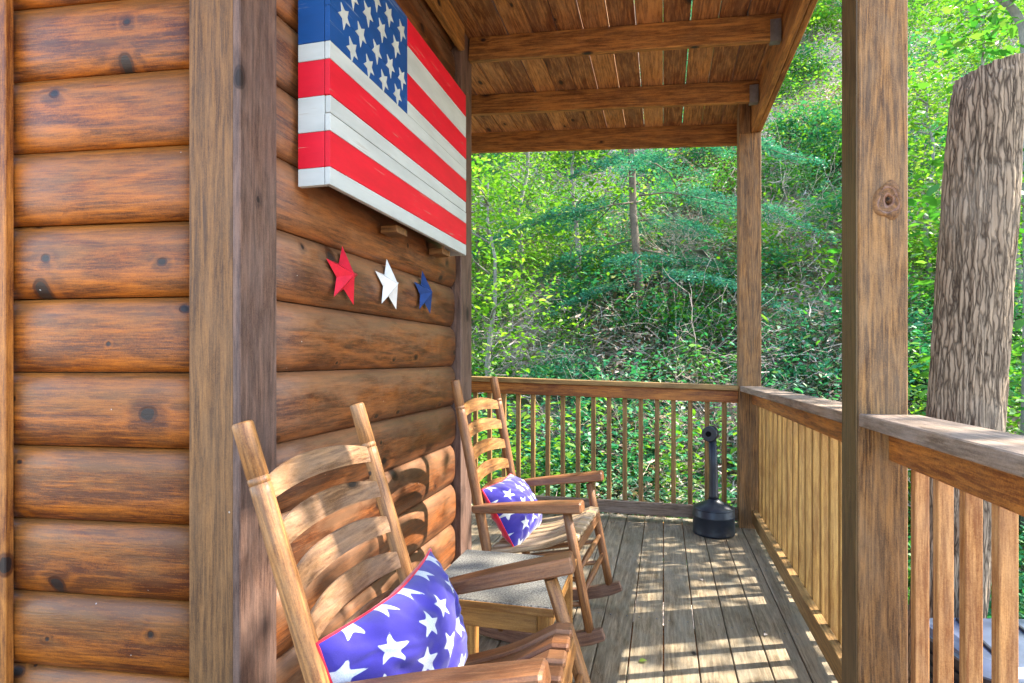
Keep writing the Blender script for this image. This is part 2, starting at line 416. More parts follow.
# ------------------------------------------------------------------ deck
mb = MB(); GP = .1345
k = -24
while k <= 4:
    x0, x1 = k*GP+.0025, (k+1)*GP-.0025
    y = -1.4
    ends = [4.62]
    if k % 3 == 0: ends = [1.1+random.uniform(-.3, .3), 4.62]
    for e in ends:
        boxb(mb, x0, x1, y, e-.002, -.028, random.uniform(-.0008, .0008), 'y', .0025); y = e+.002
    k += 1
deck = mb.build('porch_deck', M['deck']); tag(deck, kind='structure')
mb = MB()
boxb(mb, -3.25, .70, 4.625, 4.66, -.25, -.045, 'x'); boxb(mb, .680, .715, -1.4, 4.62, -.25, -.032, 'y')
for yy in (-1.2, -.4, .4, 1.2, 2.0, 2.8, 3.6, 4.4): boxb(mb, -3.2, .675, yy-.019, yy+.019, -.23, -.032, 'x')
tag(mb.build('deck_framing', M['joist']), kind='structure')

mb = MB()
for yy in (.4, 1.2, 2.0, 2.8, 3.6, 4.4):
    for k in range(-10, 5):
        for q in (.028, GP-.028):
            lathe(mb, [(.0042, -.001), (.0042, .0016), (.003, .0019)], 7, (k*GP+q+random.uniform(-.005, .005), yy+random.uniform(-.008, .008), 0))
sc_o = mb.build('screw_heads', M['steel'], deck); sc_o['kind'] = 'stuff'
for (lx, ly, lr, ls, lm, ll) in ((-.078, 2.39, .5, .034, 'leaf_lime', 'small green leaf lying on the deck in the sun'), (.20, 3.35, 2.0, .026, 'litter', 'tiny dry brown leaf lying on the deck boards'), (.43, 2.75, 4.0, .022, 'litter', 'tiny dry leaf by the bottom rail on the deck')):
    mb = MB(); n = 9; V = []
    for i in range(n):
        t = i/(n-1); hw = ls*.34*math.sin(math.pi*min(1, t*1.02))**.8
        zc_ = .004+ls*.12*math.sin(math.pi*t)
        V += [((t-.5)*ls, -hw, zc_+.1*hw), ((t-.5)*ls, 0, zc_-.1*hw), ((t-.5)*ls, hw, zc_+.16*hw)]
    F = []
    for i in range(n-1):
        for j in range(2): F.append((i*3+j, i*3+j+1, i*3+j+4, i*3+j+3))
    mb.add(V, F, None, 0, True); o = mb.build('fallen_leaf', M[lm], None, (lx, ly, .001)); o.rotation_euler = (0, 0, lr); tag(o, ll, 'leaf')

# ------------------------------------------------------------------ posts
def post(x0, x1, y0, y1, zt, label, mat, off, notch=None):
    mb = MB()
    if notch:
        boxb(mb, x0, x1, y0, y1, -.4, notch[1], 'z', .004, off=off)
        boxb(mb, x0, notch[0], y0, y1, notch[1], zt, 'z', .004, off=off)
    else: boxb(mb, x0, x1, y0, y1, -.4, zt, 'z', .004, off=off)
    o = mb.build('porch_post', mat, None); return tag(o, label, 'post', 'posts holding up the porch roof')
BX0, BX1, BZ = .602, .672, 2.80
near_post = post(.53, .655, 1.849, 1.989, 3.02, 'thick weathered post in the foreground with a big knot and a dark side', M['post'], (2.0, 5, 9), (BX0-.002, BZ))
far_post = post(.522, .668, 4.46, 4.60, 3.02, 'brown square post at the far corner of the porch behind the black ash bin', M['post'], (7.7, 2, 4), (BX0-.002, BZ))
mb = MB(); boxb(mb, .5255, .5298, 1.8505, 1.9875, -.2, 3.0, 'z', .001); mb.build('shaded_side', M['post_shade'], near_post)['label'] = 'inner side of the post, its shade put into the colour'  # added thin face, shade of the inner side painted as darker wood
# modelled knot on the near post's front face
mb = MB(); rk = []
KC = Vector((.605, 1.848, 1.640))
rr0 = MB()
for j, (r, dy, mi) in enumerate(((.047, .0005, 0), (.041, -.005, 0), (.034, -.0055, 0), (.030, -.0012, 1), (.018, -.0045, 0), (.010, -.001, 1))):
    rk.append((r, dy, mi))
V = []; F = []; n = 22
for r, dy, mi in rk:
    for j in range(n):
        a = 2*math.pi*j/n; q = 1+.10*math.sin(3*a+r*90)+.06*math.sin(5*a+r*300)
        V.append((KC.x+r*.78*q*math.cos(a), KC.y+dy, KC.z+r*1.12*q*math.sin(a)))
for i in range(len(rk)-1):
    for j in range(n): F.append((i*n+j, (i+1)*n+j, (i+1)*n+(j+1) % n, i*n+(j+1) % n))
F.append(tuple((len(rk)-1)*n+j for j in range(n)))
mb.add(V, F, [(v[2]*.3+3, v[0]*1.0+8, v[2]+2) for v in V], 0, True)
for i, f in enumerate(mb.f): mb.mi[i] = 1 if (i//n) in (2, 4) else 0
mb.build('knot', [M['trim'], M['rocker']], near_post)

# ------------------------------------------------------------------ porch roof
roof = empty('porch_roof', (0, 2, 2.8), 0, 'porch roof of brown planks on joists seen from below', 'roof')
RO = Vector((0, 2, 2.8))
def cz(x): return 3.01+.06*(.6-x)
YR0, YR1 = .55, 4.86
mb = MB(); x = BX1+.05
k = 0
while x > -3.2:
    x1 = x-.141
    xm = (x+x1)/2; z = cz(xm)+.019
    beam(mb, Vector((xm, YR0, z))-RO, Vector((xm, YR1+.05, z))-RO, .141, .036, up=(.06, 0, 1), c=.004)
    x = x1-random.choice((.003, .004, .006, .007)); k += 1
mb.build('roof_plank', M['ceil'], roof)
for i, yy in enumerate((4.83, 4.10, 3.335, 2.57, 1.805, 1.04)):
    mb = MB(); xl = -3.1 if yy > 3.5 else -1.12
    p0 = Vector((xl, yy+.019, cz(xl)-.070)); p1 = Vector((BX0-.004, yy+.019, cz(BX0)-.070))
    if i == 0: p0.z -= .0; p1.z -= .0
    beam(mb, p0-RO, p1-RO, .038, .138 if i else .185, c=.003)
    j = mb.build('joist', M['joist'], roof)
    mb = MB()
    e = p1-RO
    hh = .115
    boxb(mb, e.x-.055, e.x-.001, e.y-.0235, e.y-.0195, e.z-.072, e.z+.04, 'z', .0005)
    boxb(mb, e.x-.055, e.x-.001, e.y+.0195, e.y+.0235, e.z-.072, e.z+.04, 'z', .0005)
    boxb(mb, e.x-.055, e.x-.001, e.y-.0235, e.y+.0235, e.z-.0755, e.z-.072, 'x', .0005)
    if i: mb.build('joist_hanger', M['steel'], j)
for xa, xb, dz in ((BX0, .636, 0), (.639, BX1, .004)):
    mb = MB(); boxb(mb, xa-RO.x, xb-RO.x, YR0-RO.y, YR1-RO.y, BZ-RO.z+dz, cz(xb)-.004-RO.z, 'y', .004); mb.build('roof_beam', M['joist'], roof)
mb = MB(); beam(mb, Vector((-1.118, YR0, cz(-1.118)-.08))-RO, Vector((-1.118, 3.2, cz(-1.118)-.08))-RO, .036, .14); mb.build('ledger_board', M['joist'], roof)

# ------------------------------------------------------------------ railings
def baluster(parent, o0, x, y, z0, z1, mat):
    mb = MB(); boxb(mb, x-.0165-o0.x, x+.0165-o0.x, y-.0155-o0.y, y+.0155-o0.y, z0-o0.z, z1-o0.z, 'z', .002)
    mb.build('baluster', mat, parent)
# right, far section
o0 = Vector((.62, 3.2, 0))
rl = empty('porch_railing', o0, 0, 'side railing of yellow balusters running from the near post to the corner post', 'railing', 'railings round the porch')
mb = MB(); beam(mb, Vector((.606, 1.993, 1.0205))-o0, Vector((.602, 4.458, .989))-o0, .150, .036); 
mb.build('rail_cap', M['cap'], rl)
mb = MB(); beam(mb, Vector((.624, 1.993, .955))-o0, Vector((.624, 4.455, .928))-o0, .038, .088); mb.build('rail_board', M['rail'], rl)
mb = MB(); boxb(mb, .605-o0.x, .643-o0.x, 1.993-o0.y, 4.458-o0.y, .040, .132, 'y'); mb.build('bottom_rail', M['baluster_back'], rl)
y = 2.053
while y < 4.42:
    t = (y-1.993)/(4.458-1.993); zt = 1.0-.031*t
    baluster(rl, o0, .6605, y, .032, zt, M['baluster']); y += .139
# right, near section
o1 = Vector((.62, .8, 0))
rn = empty('porch_railing', o1, 0, 'foreground railing with a grey weathered cap and orange balusters beside the thick post', 'railing', 'railings round the porch')
mb = MB(); beam(mb, Vector((.606, -.6, 1.052))-o1, Vector((.606, 1.846, 1.0285))-o1, .150, .036); mb.build('rail_cap', M['cap'], rn)
mb = MB(); beam(mb, Vector((.624, -.6, .987))-o1, Vector((.624, 1.846, .963))-o1, .038, .088); mb.build('rail_board', M['rail'], rn)
mb = MB(); boxb(mb, .605-o1.x, .643-o1.x, -.6-o1.y, 1.846-o1.y, .040, .132, 'y'); mb.build('bottom_rail', M['rail'], rn)
y = 1.788
while y > -.5:
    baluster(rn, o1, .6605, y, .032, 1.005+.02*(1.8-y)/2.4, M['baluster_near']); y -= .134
# back railing
o2 = Vector((-.5, 4.5, 0))
rb = empty('porch_railing', o2, 0, 'end railing of thin brown balusters across the far end of the deck', 'railing', 'railings round the porch')
mb = MB(); beam(mb, Vector((-3.1, 4.535, 1.082))-o2, Vector((.5195, 4.535, .992))-o2, .140, .036); mb.build('rail_cap', M['baluster_back'], rb)
mb = MB(); beam(mb, Vector((-3.1, 4.52, 1.018))-o2, Vector((.5195, 4.52, .928))-o2, .038, .088); mb.build('rail_board', M['rail'], rb)
mb = MB(); beam(mb, Vector((-3.1, 4.52, .088))-o2, Vector((.5195, 4.52, .083))-o2, .038, .092); mb.build('bottom_rail', M['cap'], rb)
x = .43
while x > -3.0:
    t = (x+3.1)/3.62
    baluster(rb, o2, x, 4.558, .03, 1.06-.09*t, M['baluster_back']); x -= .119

# ------------------------------------------------------------------ rocking chairs
CR, CXC, CA = .928, .256, .386
def make_chair(label, mats):
    root = empty('rocking_chair', (0, 0, 0), 0, label, 'rocking chair', 'rocking chairs along the cabin wall')
    body, slatm, armm, seatm = mats
    def B(x, z, y): return Vector((x, y, z))
    # rockers
    for s in (-1, 1):
        pts = []
        for i in range(15):
            x = -.36+.80*i/14
            z = CR-math.sqrt(CR**2-(x-CXC)**2)
            pts.append((x, s*(.236+.026*min(1, max(0, x/CA))), z+.029))
        mb = MB(); sweep(mb, pts, rect(.03, .056, .003), (0, 0, 1), [(1, .75)]+[(1, 1)]*13+[(1, .8)]); mb.build('rocker', M['rocker'], root)
    # back posts
    for s in (-1, 1):
        mb = MB(); P0 = Vector((0, s*.236, .078)); P1 = Vector((0, s*.249, 1.161))
        zs = [0, .35, .7, .86, .8795, .880, .8825, .883, .893, .8935, .896, .8965, .985, .996, 1.0]
        rs = [.0195, .0225, .0225, .0215, .0215, .0204, .0204, .0215, .0215, .0204, .0204, .0215, .0212, .0210, .0185]
        tube(mb, [P0.lerp(P1, t) for t in zs], rs, 12, smooth=True); mb.build('back_post', body, root)
    # front legs
    for s in (-1, 1):
        mb = MB(); tube(mb, [(CA, s*.262, .060), (CA, s*.262, .2), (CA, s*.262, .4), (CA, s*.262, .556)], [.0185, .020, .0205, .018], 12); mb.build('front_leg', body, root)
    # arms: paddles widening to the front
    for s in (-1, 1):
        pts = []; sc = []
        for i in range(9):
            t = i/8; x = -.02+(CA+.072+.02)*t
            pts.append((x, s*(.258+.012*t), .603+.022*(1-t)**1.5 - .022 - (.024*t if s < 0 else 0) + .006*math.sin(t*3.1)))
            sc.append((.62+.5*min(1, t*1.5), .80+.25*t))
        mb = MB(); sweep(mb, pts, rect(.066, .042, .006), (0, 0, 1), sc, endc=.006); mb.build('armrest', armm, root)
    # ladder slats
    for zc in (1.018, .918, .818, .718, .622):
        n = 15; V = []; W = []; F = []
        of = (random.uniform(0, 30), random.uniform(0, 30), random.uniform(0, 30))
        for i in range(n):
            t = -1+2*i/(n-1); y = t*.236
            bow = -.022*(1-t*t)
            zb = zc-.025+.018*(1-t*t); zt = zc+.018+.034*(1-abs(t)**2.3)
            th = .006
            for (x, z) in ((bow-th, zb+.003), (bow+th, zb), (bow+th+.001, (zb+zt)/2), (bow+th, zt-.002), (bow+th-.004, zt), (bow-th, zt-.002)):
                V.append((x, y, z)); W.append((of[0]+y, of[1]+z, of[2]+x))
        for i in range(n-1):
            for j in range(6):
                k2 = (j+1) % 6
                F.append((i*6+j, (i+1)*6+j, (i+1)*6+k2, i*6+k2))
        F.append((0, 1, 2, 3, 4, 5)); F.append(tuple((n-1)*6+j for j in (5, 4, 3, 2, 1, 0)))
        mb = MB(); mb.add(V, F, W, 0, False); mb.build('back_slat', slatm, root)
    # seat slats run front to back
    ns = 7
    for i in range(ns):
        y = -.224+.448*i/(ns-1)
        pts = []
        for j in range(12):
            t = j/11; x = .005+.405*t
            z = .408+.020*t - .010*math.sin(math.pi*min(1, t*1.05)) + (.018*max(0, (t-.6)/.4)**1.2) - (.020*max(0, (t-.88)/.12)**2)
            pts.append((x, y, z))
        mb = MB(); sweep(mb, pts, rect(.056, .022, .007), (0, 0, 1), None, endc=.005); mb.build('seat_slat', seatm, root)
    # rails under the seat
    for x, z in ((CA, .388), (.02, .372)):
        mb = MB(); beam(mb, (x, -.245, z), (x, .245, z), .032, .035); mb.build('seat_rail', body, root)
    for s in (-1, 1):
        mb = MB(); beam(mb, (.02, s*.248, .366), (CA, s*.25, .372), .028, .034); mb.build('seat_rail', body, root)
        for z in (.17, .27):
            mb = MB(); tube(mb, [(0, s*.24, z), (.19, s*.25, z+.004), (CA, s*.26, z)], [.009, .013, .009], 10); mb.build('stretcher', body, root)
    for z in (.21, .30):
        mb = MB(); tube(mb, [(CA, -.255, z), (CA, 0, z), (CA, .255, z)], [.009, .014, .009], 10); mb.build('stretcher', body, root)
    mb = MB(); tube(mb, [(0, -.235, .22), (0, .235, .22)], [.011, .011], 10); mb.build('stretcher', body, root)
    return root
def place_chair(root, Xc, Yc, t, yaw):
    # roll about the rocker arc's centre so the rocker touches the deck
    Mx = Matrix.Translation((Xc, Yc, CR+.001)) @ Matrix.Rotation(yaw, 4, 'Z') @ Matrix.Rotation(-t, 4, 'Y') @ Matrix.Translation((-CXC, 0, -CR))
    root.matrix_world = Mx
    root.location, root.rotation_euler = Mx.to_translation(), Mx.to_euler()
    return Mx
chN = make_chair('near rocking chair tipped back, grey worn slats, in front of the house corner', (M['chair'], M['chair_old'], M['arm'], M['arm']))
MN = place_chair(chN, -.517, 1.277, .312, .046)
chF = make_chair('far rocking chair with pale curved seat slats standing by the wall end', (M['chair_dark'], M['chair'], M['arm'], M['slat']))
MF = place_chair(chF, -.568, 2.658, .197, -.06)

# ------------------------------------------------------------------ pillows
def star_sdf(px, py, r, rot):
    # signed distance (negative inside) to a 5 point star, vectorised
    inner = r*.40
    A = []
    for i in range(10):
        a = rot+math.pi*i/5; q = r if i % 2 == 0 else inner
        A.append((q*math.sin(a), q*math.cos(a)))
    d = np.full(px.shape, 1e9); ins = np.zeros(px.shape, bool)
    for i in range(10):
        x0, y0 = A[i]; x1, y1 = A[(i+1) % 10]
        ex, ey = x1-x0, y1-y0; wx, wy = px-x0, py-y0
        tt = np.clip((wx*ex+wy*ey)/(ex*ex+ey*ey), 0, 1)
        d = np.minimum(d, np.hypot(wx-ex*tt, wy-ey*tt))
        cond = ((y0 > py) != (y1 > py)) & (px < (x1-x0)*(py-y0)/(y1-y0+1e-12)+x0)
        ins ^= cond
    return np.where(ins, -d, d)
def make_pillow(label, mat4, W, Hh, T, seed, bend=0., sag=0.):
    rg = np.random.default_rng(seed)
    n = 96
    g = np.linspace(-1, 1, n); U, Vv = np.meshgrid(g, g)
    stars = []
    sp = .088
    i = 0
    for r_ in range(-3, 4):
        for c_ in range(-4, 5):
            stars.append((c_*sp+(sp/2 if r_ % 2 else 0)+rg.uniform(-.008, .008), r_*sp*.80+rg.uniform(-.008, .008), rg.uniform(.030, .035), rg.uniform(-.5, .5)))
    root = empty('throw_pillow', (0, 0, 0), 0, label, 'pillow', 'star pillows on the rocking chairs')
    for side in (1, -1):
        pin = lambda u, v: 1-.07*(1-v**2)
        X = U*W/2*(1-.06*(1-np.abs(Vv))**1.0)
        Y = Vv*Hh/2*(1-.08*(1-np.abs(U)))
        prof = (np.clip(1-np.abs(U)**2.6, 0, 1)**.62)*(np.clip(1-np.abs(Vv)**2.6, 0, 1)**.62)
        nz = np.zeros_like(X)
        for a in range(n):
            for b in range(n):
                p = Vector((U[a, b]*2.2+seed, Vv[a, b]*2.2, side*3.1))
                nz[a, b] = mnoise.noise(p)*.5+mnoise.noise(p*2.7)*.22
        ang = np.arctan2(Vv, U); rad = np.hypot(U, Vv)
        edge = np.clip(rad-.45, 0, 1)
        wr = np.sin(ang*19+nz*7)*edge*.008 + np.sin(ang*11+nz*12)*np.clip(rad-.25,0,1)*.006
        crease = -.014*np.exp(-((U*.8-Vv*.7-.25+nz*.15)/.09)**2) - .010*np.exp(-((U*.9+Vv*.2+.5+nz*.12)/.07)**2)
        Z = side*(prof*(T/2+nz*.018+wr+crease*(1 if side > 0 else 0)))
        Z = Z + bend*(U**2) + sag*Vv*np.abs(Vv)
        co = np.stack([X, Y, Z], -1).reshape(-1, 3)
        F = []
        for a in range(n-1):
            for b in range(n-1):
                q = (a*n+b, a*n+b+1, (a+1)*n+b+1, (a+1)*n+b)
                F.append(q if side > 0 else q[::-1])
        me = bpy.data.meshes.new('pillow_front' if side > 0 else 'pillow_back')
        me.from_pydata([tuple(c) for c in co], [], F)
        me.polygons.foreach_set('use_smooth', [True]*len(F))
        if side > 0:
            sd = np.full(X.shape, 1.)
            arc = X*1.0; arv = Y*1.0
            for (sx, sy, sr, ro) in stars: sd = np.minimum(sd, star_sdf(arc-sx, arv-sy, sr, ro))
            at = me.attributes.new('star', 'FLOAT', 'POINT'); at.data.foreach_set('value', sd.ravel().astype(np.float32))
        me.materials.append(M['pillow'] if side > 0 else M['pillow_red'])
        o = bpy.data.objects.new(me.name, me); COL.objects.link(o); o.parent = root
    # piping along the seam
    loop = []
    for i in range(4*24):
        s_, t_ = divmod(i, 24); q = -1+2*t_/24
        u, v = ((q, -1), (1, q), (-q, 1), (-1, -q))[s_]
        loop.append((u*W/2*(1-.06*(1-abs(v))), v*Hh/2*(1-.08*(1-abs(u))), bend*u*u+sag*v*abs(v)))
    mb = MB(); tube(mb, loop+[loop[0]], .0035, 6, up=(0, 0, 1)); mb.build('seam_piping', M['pillow_red'], root)
    root.matrix_world = mat4
    root.location, root.rotation_euler = mat4.to_translation(), mat4.to_euler()
    return root
def pillow_mat(MC, x, y, z, lean, roll, yaw):
    # pillow plane: local X = chair -y.. width, local Y = up, normal = forward
    base = Matrix(((0, 0, 1, 0), (1, 0, 0, 0), (0, 1, 0, 0), (0, 0, 0, 1)))
    return MC @ Matrix.Translation((x, y, z)) @ Matrix.Rotation(yaw, 4, 'Z') @ Matrix.Rotation(-lean, 4, 'Y') @ base @ Matrix.Rotation(roll, 4, 'Z')
make_pillow('large blue star pillow with red back on the near rocking chair', pillow_mat(MN, .095, -.010, .565, -.04, .04, -.16), .475, .29, .19, 3, bend=-.04)
make_pillow('smaller looking blue star pillow with red back on the far rocking chair', pillow_mat(MF, .085, -.01, .540, .36, -.02, .02), .42, .29, .17, 8, bend=-.02)

# ------------------------------------------------------------------ side table
tb = empty('side_table', (-.50, 1.85, 0), 0, 'small square wooden side table with speckled grey top between the chairs', 'side table')
mb = MB(); boxb(mb, -.200, .200, -.215, .215, .482, .500, 'x', .004); mb.build('table_top', [M['table_top']], tb)
mb = MB()
for x0, x1, y0, y1, ax in ((-.204, -.2005, -.219, .219, 'y'), (.2005, .204, -.219, .219, 'y'), (-.2, .2, -.219, -.2155, 'x'), (-.2, .2, .2155, .219, 'x')):
    boxb(mb, x0, x1, y0, y1, .474, .497, ax, .001)
mb.build('edge_band', M['table'], tb)
for sx in (-1, 1):
    for sy in (-1, 1):
        mb = MB(); boxb(mb, sx*.172-.020, sx*.172+.020, sy*.188-.020, sy*.188+.020, .0005, .481, 'z', .004); mb.build('leg', M['table'], tb)
for s in (-1, 1):
    mb = MB(); boxb(mb, -.150, .150, s*.190-.011, s*.190+.011, .415, .478, 'x'); mb.build('apron', M['table'], tb)
    mb = MB(); boxb(mb, s*.174-.011, s*.174+.011, -.166, .166, .415, .478, 'y'); mb.build('apron', M['table'], tb)

# ------------------------------------------------------------------ flag of painted boards on the wall
FX, FY0, FY1, FZ0 = -1.02, 1.662, 2.990, 1.752
flag = empty('wooden_flag_sign', (-1.13, FY0, FZ0), 0, 'large painted wooden american flag box sign of red and white boards on the log wall', 'flag sign')
FO = Vector((-1.13, FY0, FZ0)); ST = .1140
names = ['W', 'R', 'W', 'R', 'W', 'R', 'W', 'R']
zedges = [0, .5*ST]+[.5*ST+ST*i for i in range(1, 8)]
CANY = 2.243; CANZ = zedges[4]+.5*ST
for i, cc in enumerate(names):
    z0, z1 = zedges[i]+.0006, zedges[i+1]-.0006
    mt = M['red'] if cc == 'R' else M['white']
    mb = MB()
    def fb(y0, y1, za, zb, d0=FX-.018, d1=FX, mbb=None):
        boxb(mbb or mb, d0-FO.x, d1-FO.x, y0-FO.y, y1-FO.y, za, zb, 'y', .0014)
    dx = random.uniform(-.0015, .001)
    if z0 > CANZ-.01 and i >= 5:
        fb(CANY+.001, FY1, z0, z1, FX-.018+dx, FX+dx)
    elif i == 3 and False: pass
    else:
        if zedges[i] < CANZ < zedges[i+1]:
            fb(FY0, FY1, z0, CANZ-.0006, FX-.018+dx, FX+dx); fb(CANY+.001, FY1, CANZ+.0002, z1, FX-.018+dx, FX+dx)
        elif i == 2:
            zm = (z0+z1)/2; fb(FY0, FY1, z0, zm-.002, FX-.018+dx, FX+dx); fb(FY0+.004, FY1, zm+.002, z1, FX-.018, FX-.0012)
        else: fb(FY0, FY1, z0, z1, FX-.018+dx, FX+dx)
    mb.build('stripe_board', mt, flag)
    # box side boards at both ends
    for yy in (FY0+.001, FY1-.021):
        if yy < 2 and i >= 5: continue
        mb = MB(); zt = z1
        if yy < 2 and zedges[i] < CANZ < zedges[i+1]: zt = CANZ-.0006
        boxb(mb, -1.135-FO.x, FX-.0205-FO.x, yy-FO.y, yy+.02-FO.y, z0, zt, 'x', .001)
        mb.build('side_stripe', mt, flag)
mb = MB(); zt = zedges[8]
boxb(mb, -1.135-FO.x, FX-.0205-FO.x, .001, .021, CANZ+.0006, zt-.0006, 'x', .001); mb.build('side_canton', M['blue'], flag)
mb = MB()
for za, zb in ((CANZ+.0004, CANZ+.112), (CANZ+.1128, CANZ+.27), (CANZ+.2708, zt-.0006)):
    boxb(mb, FX-.018-FO.x, FX+.0003-FO.x, 0, CANY-FY0, za, zb, 'y', .0012)
canton = mb.build('canton', M['blue'], flag)
mb = MB()
rows = [(2.246-1.752, [1.798, 1.915, 2.030, 2.147]), (2.330-1.752, [1.746, 1.856, 1.973, 2.083, 2.188]), (2.430-1.752, [1.800, 1.906, 2.015, 2.134]), (2.520-1.752, [1.746, 1.856, 1.968, 2.072, 2.186])]
rows = [(z, ys) for z, ys in rows]
for z, ys in rows:
    for yy in ys:
        a0 = math.pi+random.uniform(-.12, .12); V = []
        for kx in (FX+.0004, FX+.0026):
            for i in range(10):
                a = a0+math.pi*i/5; q = .040 if i % 2 == 0 else .0185
                if i == 0: q = .048
                V.append((kx-FO.x, yy+q*math.sin(a)*1.0-FO.y, z+q*math.cos(a)))
        F = [tuple(10+i for i in range(10))[::-1], tuple(range(10))]
        F = []
        V.append((FX+.0027-FO.x, yy-FO.y, z))
        for i in range(10):
            j = (i+1) % 10
            F.append((i, j, 10+j, 10+i)); F.append((20, 10+i, 10+j))
        mb.add(V, F)
mb.build('canton_stars', M['white'], canton)
for yy in (2.28, 2.80):
    mb = MB(); boxb(mb, -1.134-FO.x, -1.06-FO.x, yy-.05-FO.y, yy+.05-FO.y, -.030, -.0008, 'x', .002); mb.build('mounting_block', M['trim'], flag)

# ------------------------------------------------------------------ three metal stars on the log
def wall_star(name, y, z, r, mat, label, tilt):
    n = 10; V = []; cx = -1.1425
    for i in range(n):
        a = tilt+math.pi*i/5; q = r if i % 2 == 0 else r*.42
        V.append((0, q*math.sin(a), q*math.cos(a)))
    V.append((.032*r/.08, 0, 0)); V.append((-.001, 0, 0))
    F = []
    for i in range(n):
        j = (i+1) % n
        F.append((10, i, j)); F.append((11, j, i))
    mb = MB(); mb.add(V, F); o = mb.build(name, mat, None, (cx, y, z)); o.rotation_euler = (0, R(-6), 0)
    return tag(o, label, 'wall star', 'metal stars in a row under the flag')
wall_star('barn_star', 1.951, 1.505, .116, M['star_red'], 'red metal star on the log wall below the flag', .12)
wall_star('barn_star', 2.316, 1.516, .116, M['star_white'], 'white metal star between the red and the blue one', .10)
wall_star('barn_star', 2.704, 1.524, .114, M['star_blue'], 'dark blue metal star nearest the wall end', .08)

# ------------------------------------------------------------------ ash receptacle
ar = empty('cigarette_receptacle', (.335, 4.275, 0), R(-14), 'black long necked cigarette receptacle standing on the deck by the corner post', 'ash bin')
mb = MB(); lathe(mb, [(.128, .001), (.137, .006), (.139, .014), (.137, .022), (.1365, .115), (.139, .120), (.1405, .127), (.139, .134), (.137, .138), (.136, .170), (.131, .178)], 44); mb.build('base', M['black'], ar)
mb = MB(); lathe(mb, [(.1345, .172), (.136, .178), (.130, .186), (.085, .208), (.045, .228), (.036, .238), (.033, .25)], 44); mb.build('dome_lid', M['black'], ar)
mb = MB(); tube(mb, [(0, 0, .24), (0, 0, .26), (0, 0, .45), (-.008, 0, .66)], [.036, .031, .0285, .0265], 20); mb.build('neck', M['black'], ar)
mb = MB()
tube(mb, [(-.018, .035, .685), (-.020, .028, .686), (-.022, -.045, .686), (-.022, -.050, .686)], [.046, .052, .052, .047], 24, up=(0, 0, 1), endc=0)
hd = mb.build('head', M['black'], ar)
mb = MB(); tube(mb, [(-.026, -.049, .688), (-.026, -.0525, .688)], [.019, .019], 18, up=(0, 0, 1)); mb.build('hole', M['hole'], hd)

# ------------------------------------------------------------------ waste bin beyond the railing
GZ = -.95
wb = empty('wheeled_bin', (1.43, 2.80, GZ-.055), R(12), 'dark plastic waste bin with blue grey lid on the ground behind the near railing', 'waste bin')
def loft(mb, rings, mi=0):
    V = []; F = []; n = len(rings[0])
    for r_ in rings: V += r_
    for i in range(len(rings)-1):
        for j in range(n): F.append((i*n+j, i*n+(j+1) % n, (i+1)*n+(j+1) % n, (i+1)*n+j))
    F.append(tuple(range(n-1, -1, -1))); F.append(tuple((len(rings)-1)*n+j for j in range(n)))
    mb.add(V, F, None, mi, False)
def rrect(w, d, z, c=.03, dz=0.):
    o = []
    for (a, b) in rect(w, d, c): o.append((a, b, z+dz*b))
    return o
mb = MB(); loft(mb, [rrect(.50, .30, .08), rrect(.56, .36, .55), rrect(.60, .40, .98), rrect(.64, .43, .985), rrect(.64, .43, 1.02)])
for zz in (.80, .85, .90, .95): loft(mb, [rrect(.595, .395, zz-.008), rrect(.62, .42, zz-.004), rrect(.62, .42, zz+.004), rrect(.595, .395, zz+.008)])
mb.build('body', M['bin'], wb)
mb = MB(); loft(mb, [rrect(.66, .45, 1.022, .04), rrect(.665, .455, 1.035, .04, .02), rrect(.63, .41, 1.055, .05, .10), rrect(.55, .33, 1.075, .06, .12)])
ld = mb.build('lid', M['lid'], wb)
for x in (-.22, 0, .2):
    mb = MB(); beam(mb, (x, -.15, 1.062), (x+.03, .15, 1.098), .016, .012); mb.build('lid_rib', M['bin'], ld)
mb = MB(); tube(mb, [(-.29, -.215, 1.005), (-.29, -.255, 1.005), (.29, -.255, 1.005), (.29, -.215, 1.005)], .016, 10); mb.build('handle', M['bin'], wb)
for q in (-1, 1):
    mb = MB(); tube(mb, [(q*.25, .18, .10), (q*.30, .18, .10)], .10, 20); mb.build('wheel', M['black'], wb)

# ------------------------------------------------------------------ terrain
def gz(x, y):
    q = y+.12*x-5.6
    h = 0 if q <= 0 else .78*q*(q/(q+1.2)) + .004*q*q
    return GZ + h + .10*mnoise.noise(Vector((x*.5, y*.5, 3))) + .25*mnoise.noise(Vector((x*.16, y*.16, 9)))*min(1, max(0, q)/3)
xs = np.concatenate([np.linspace(-60, -12, 20)[:-1], np.linspace(-12, 16, 90), np.linspace(16, 60, 19)[1:]])
ys = np.concatenate([np.linspace(-60, -4, 12)[:-1], np.linspace(-4, 18, 80), np.linspace(18, 75, 40)[1:]])
V = [(x, y, gz(x, y)) for y in ys for x in xs]; nx = len(xs)
F = [(j*nx+i, j*nx+i+1, (j+1)*nx+i+1, (j+1)*nx+i) for j in range(len(ys)-1) for i in range(nx-1)]
t = NT('leaf_litter_ground')
tc = t.n('ShaderNodeTexCoord').outputs['Object']
v1 = t.n('ShaderNodeTexVoronoi'); v1.inputs['Scale'].default_value = 16; t.l(tc, v1.inputs['Vector'])
sc_ = t.n('ShaderNodeSeparateColor'); t.l(v1.outputs['Color'], sc_.inputs[0])
c = t.mix(sc_.outputs[0], (.20, .13, .085), (.50, .38, .29))
c = t.mix(t.math('MULTIPLY', sc_.outputs[1], .35), c, (.62, .52, .46))
nA = t.noise(tc, 1.1, 5, .65)
c = t.mix(t.ramp(nA, .52, .66), c, (.05, .10, .02))
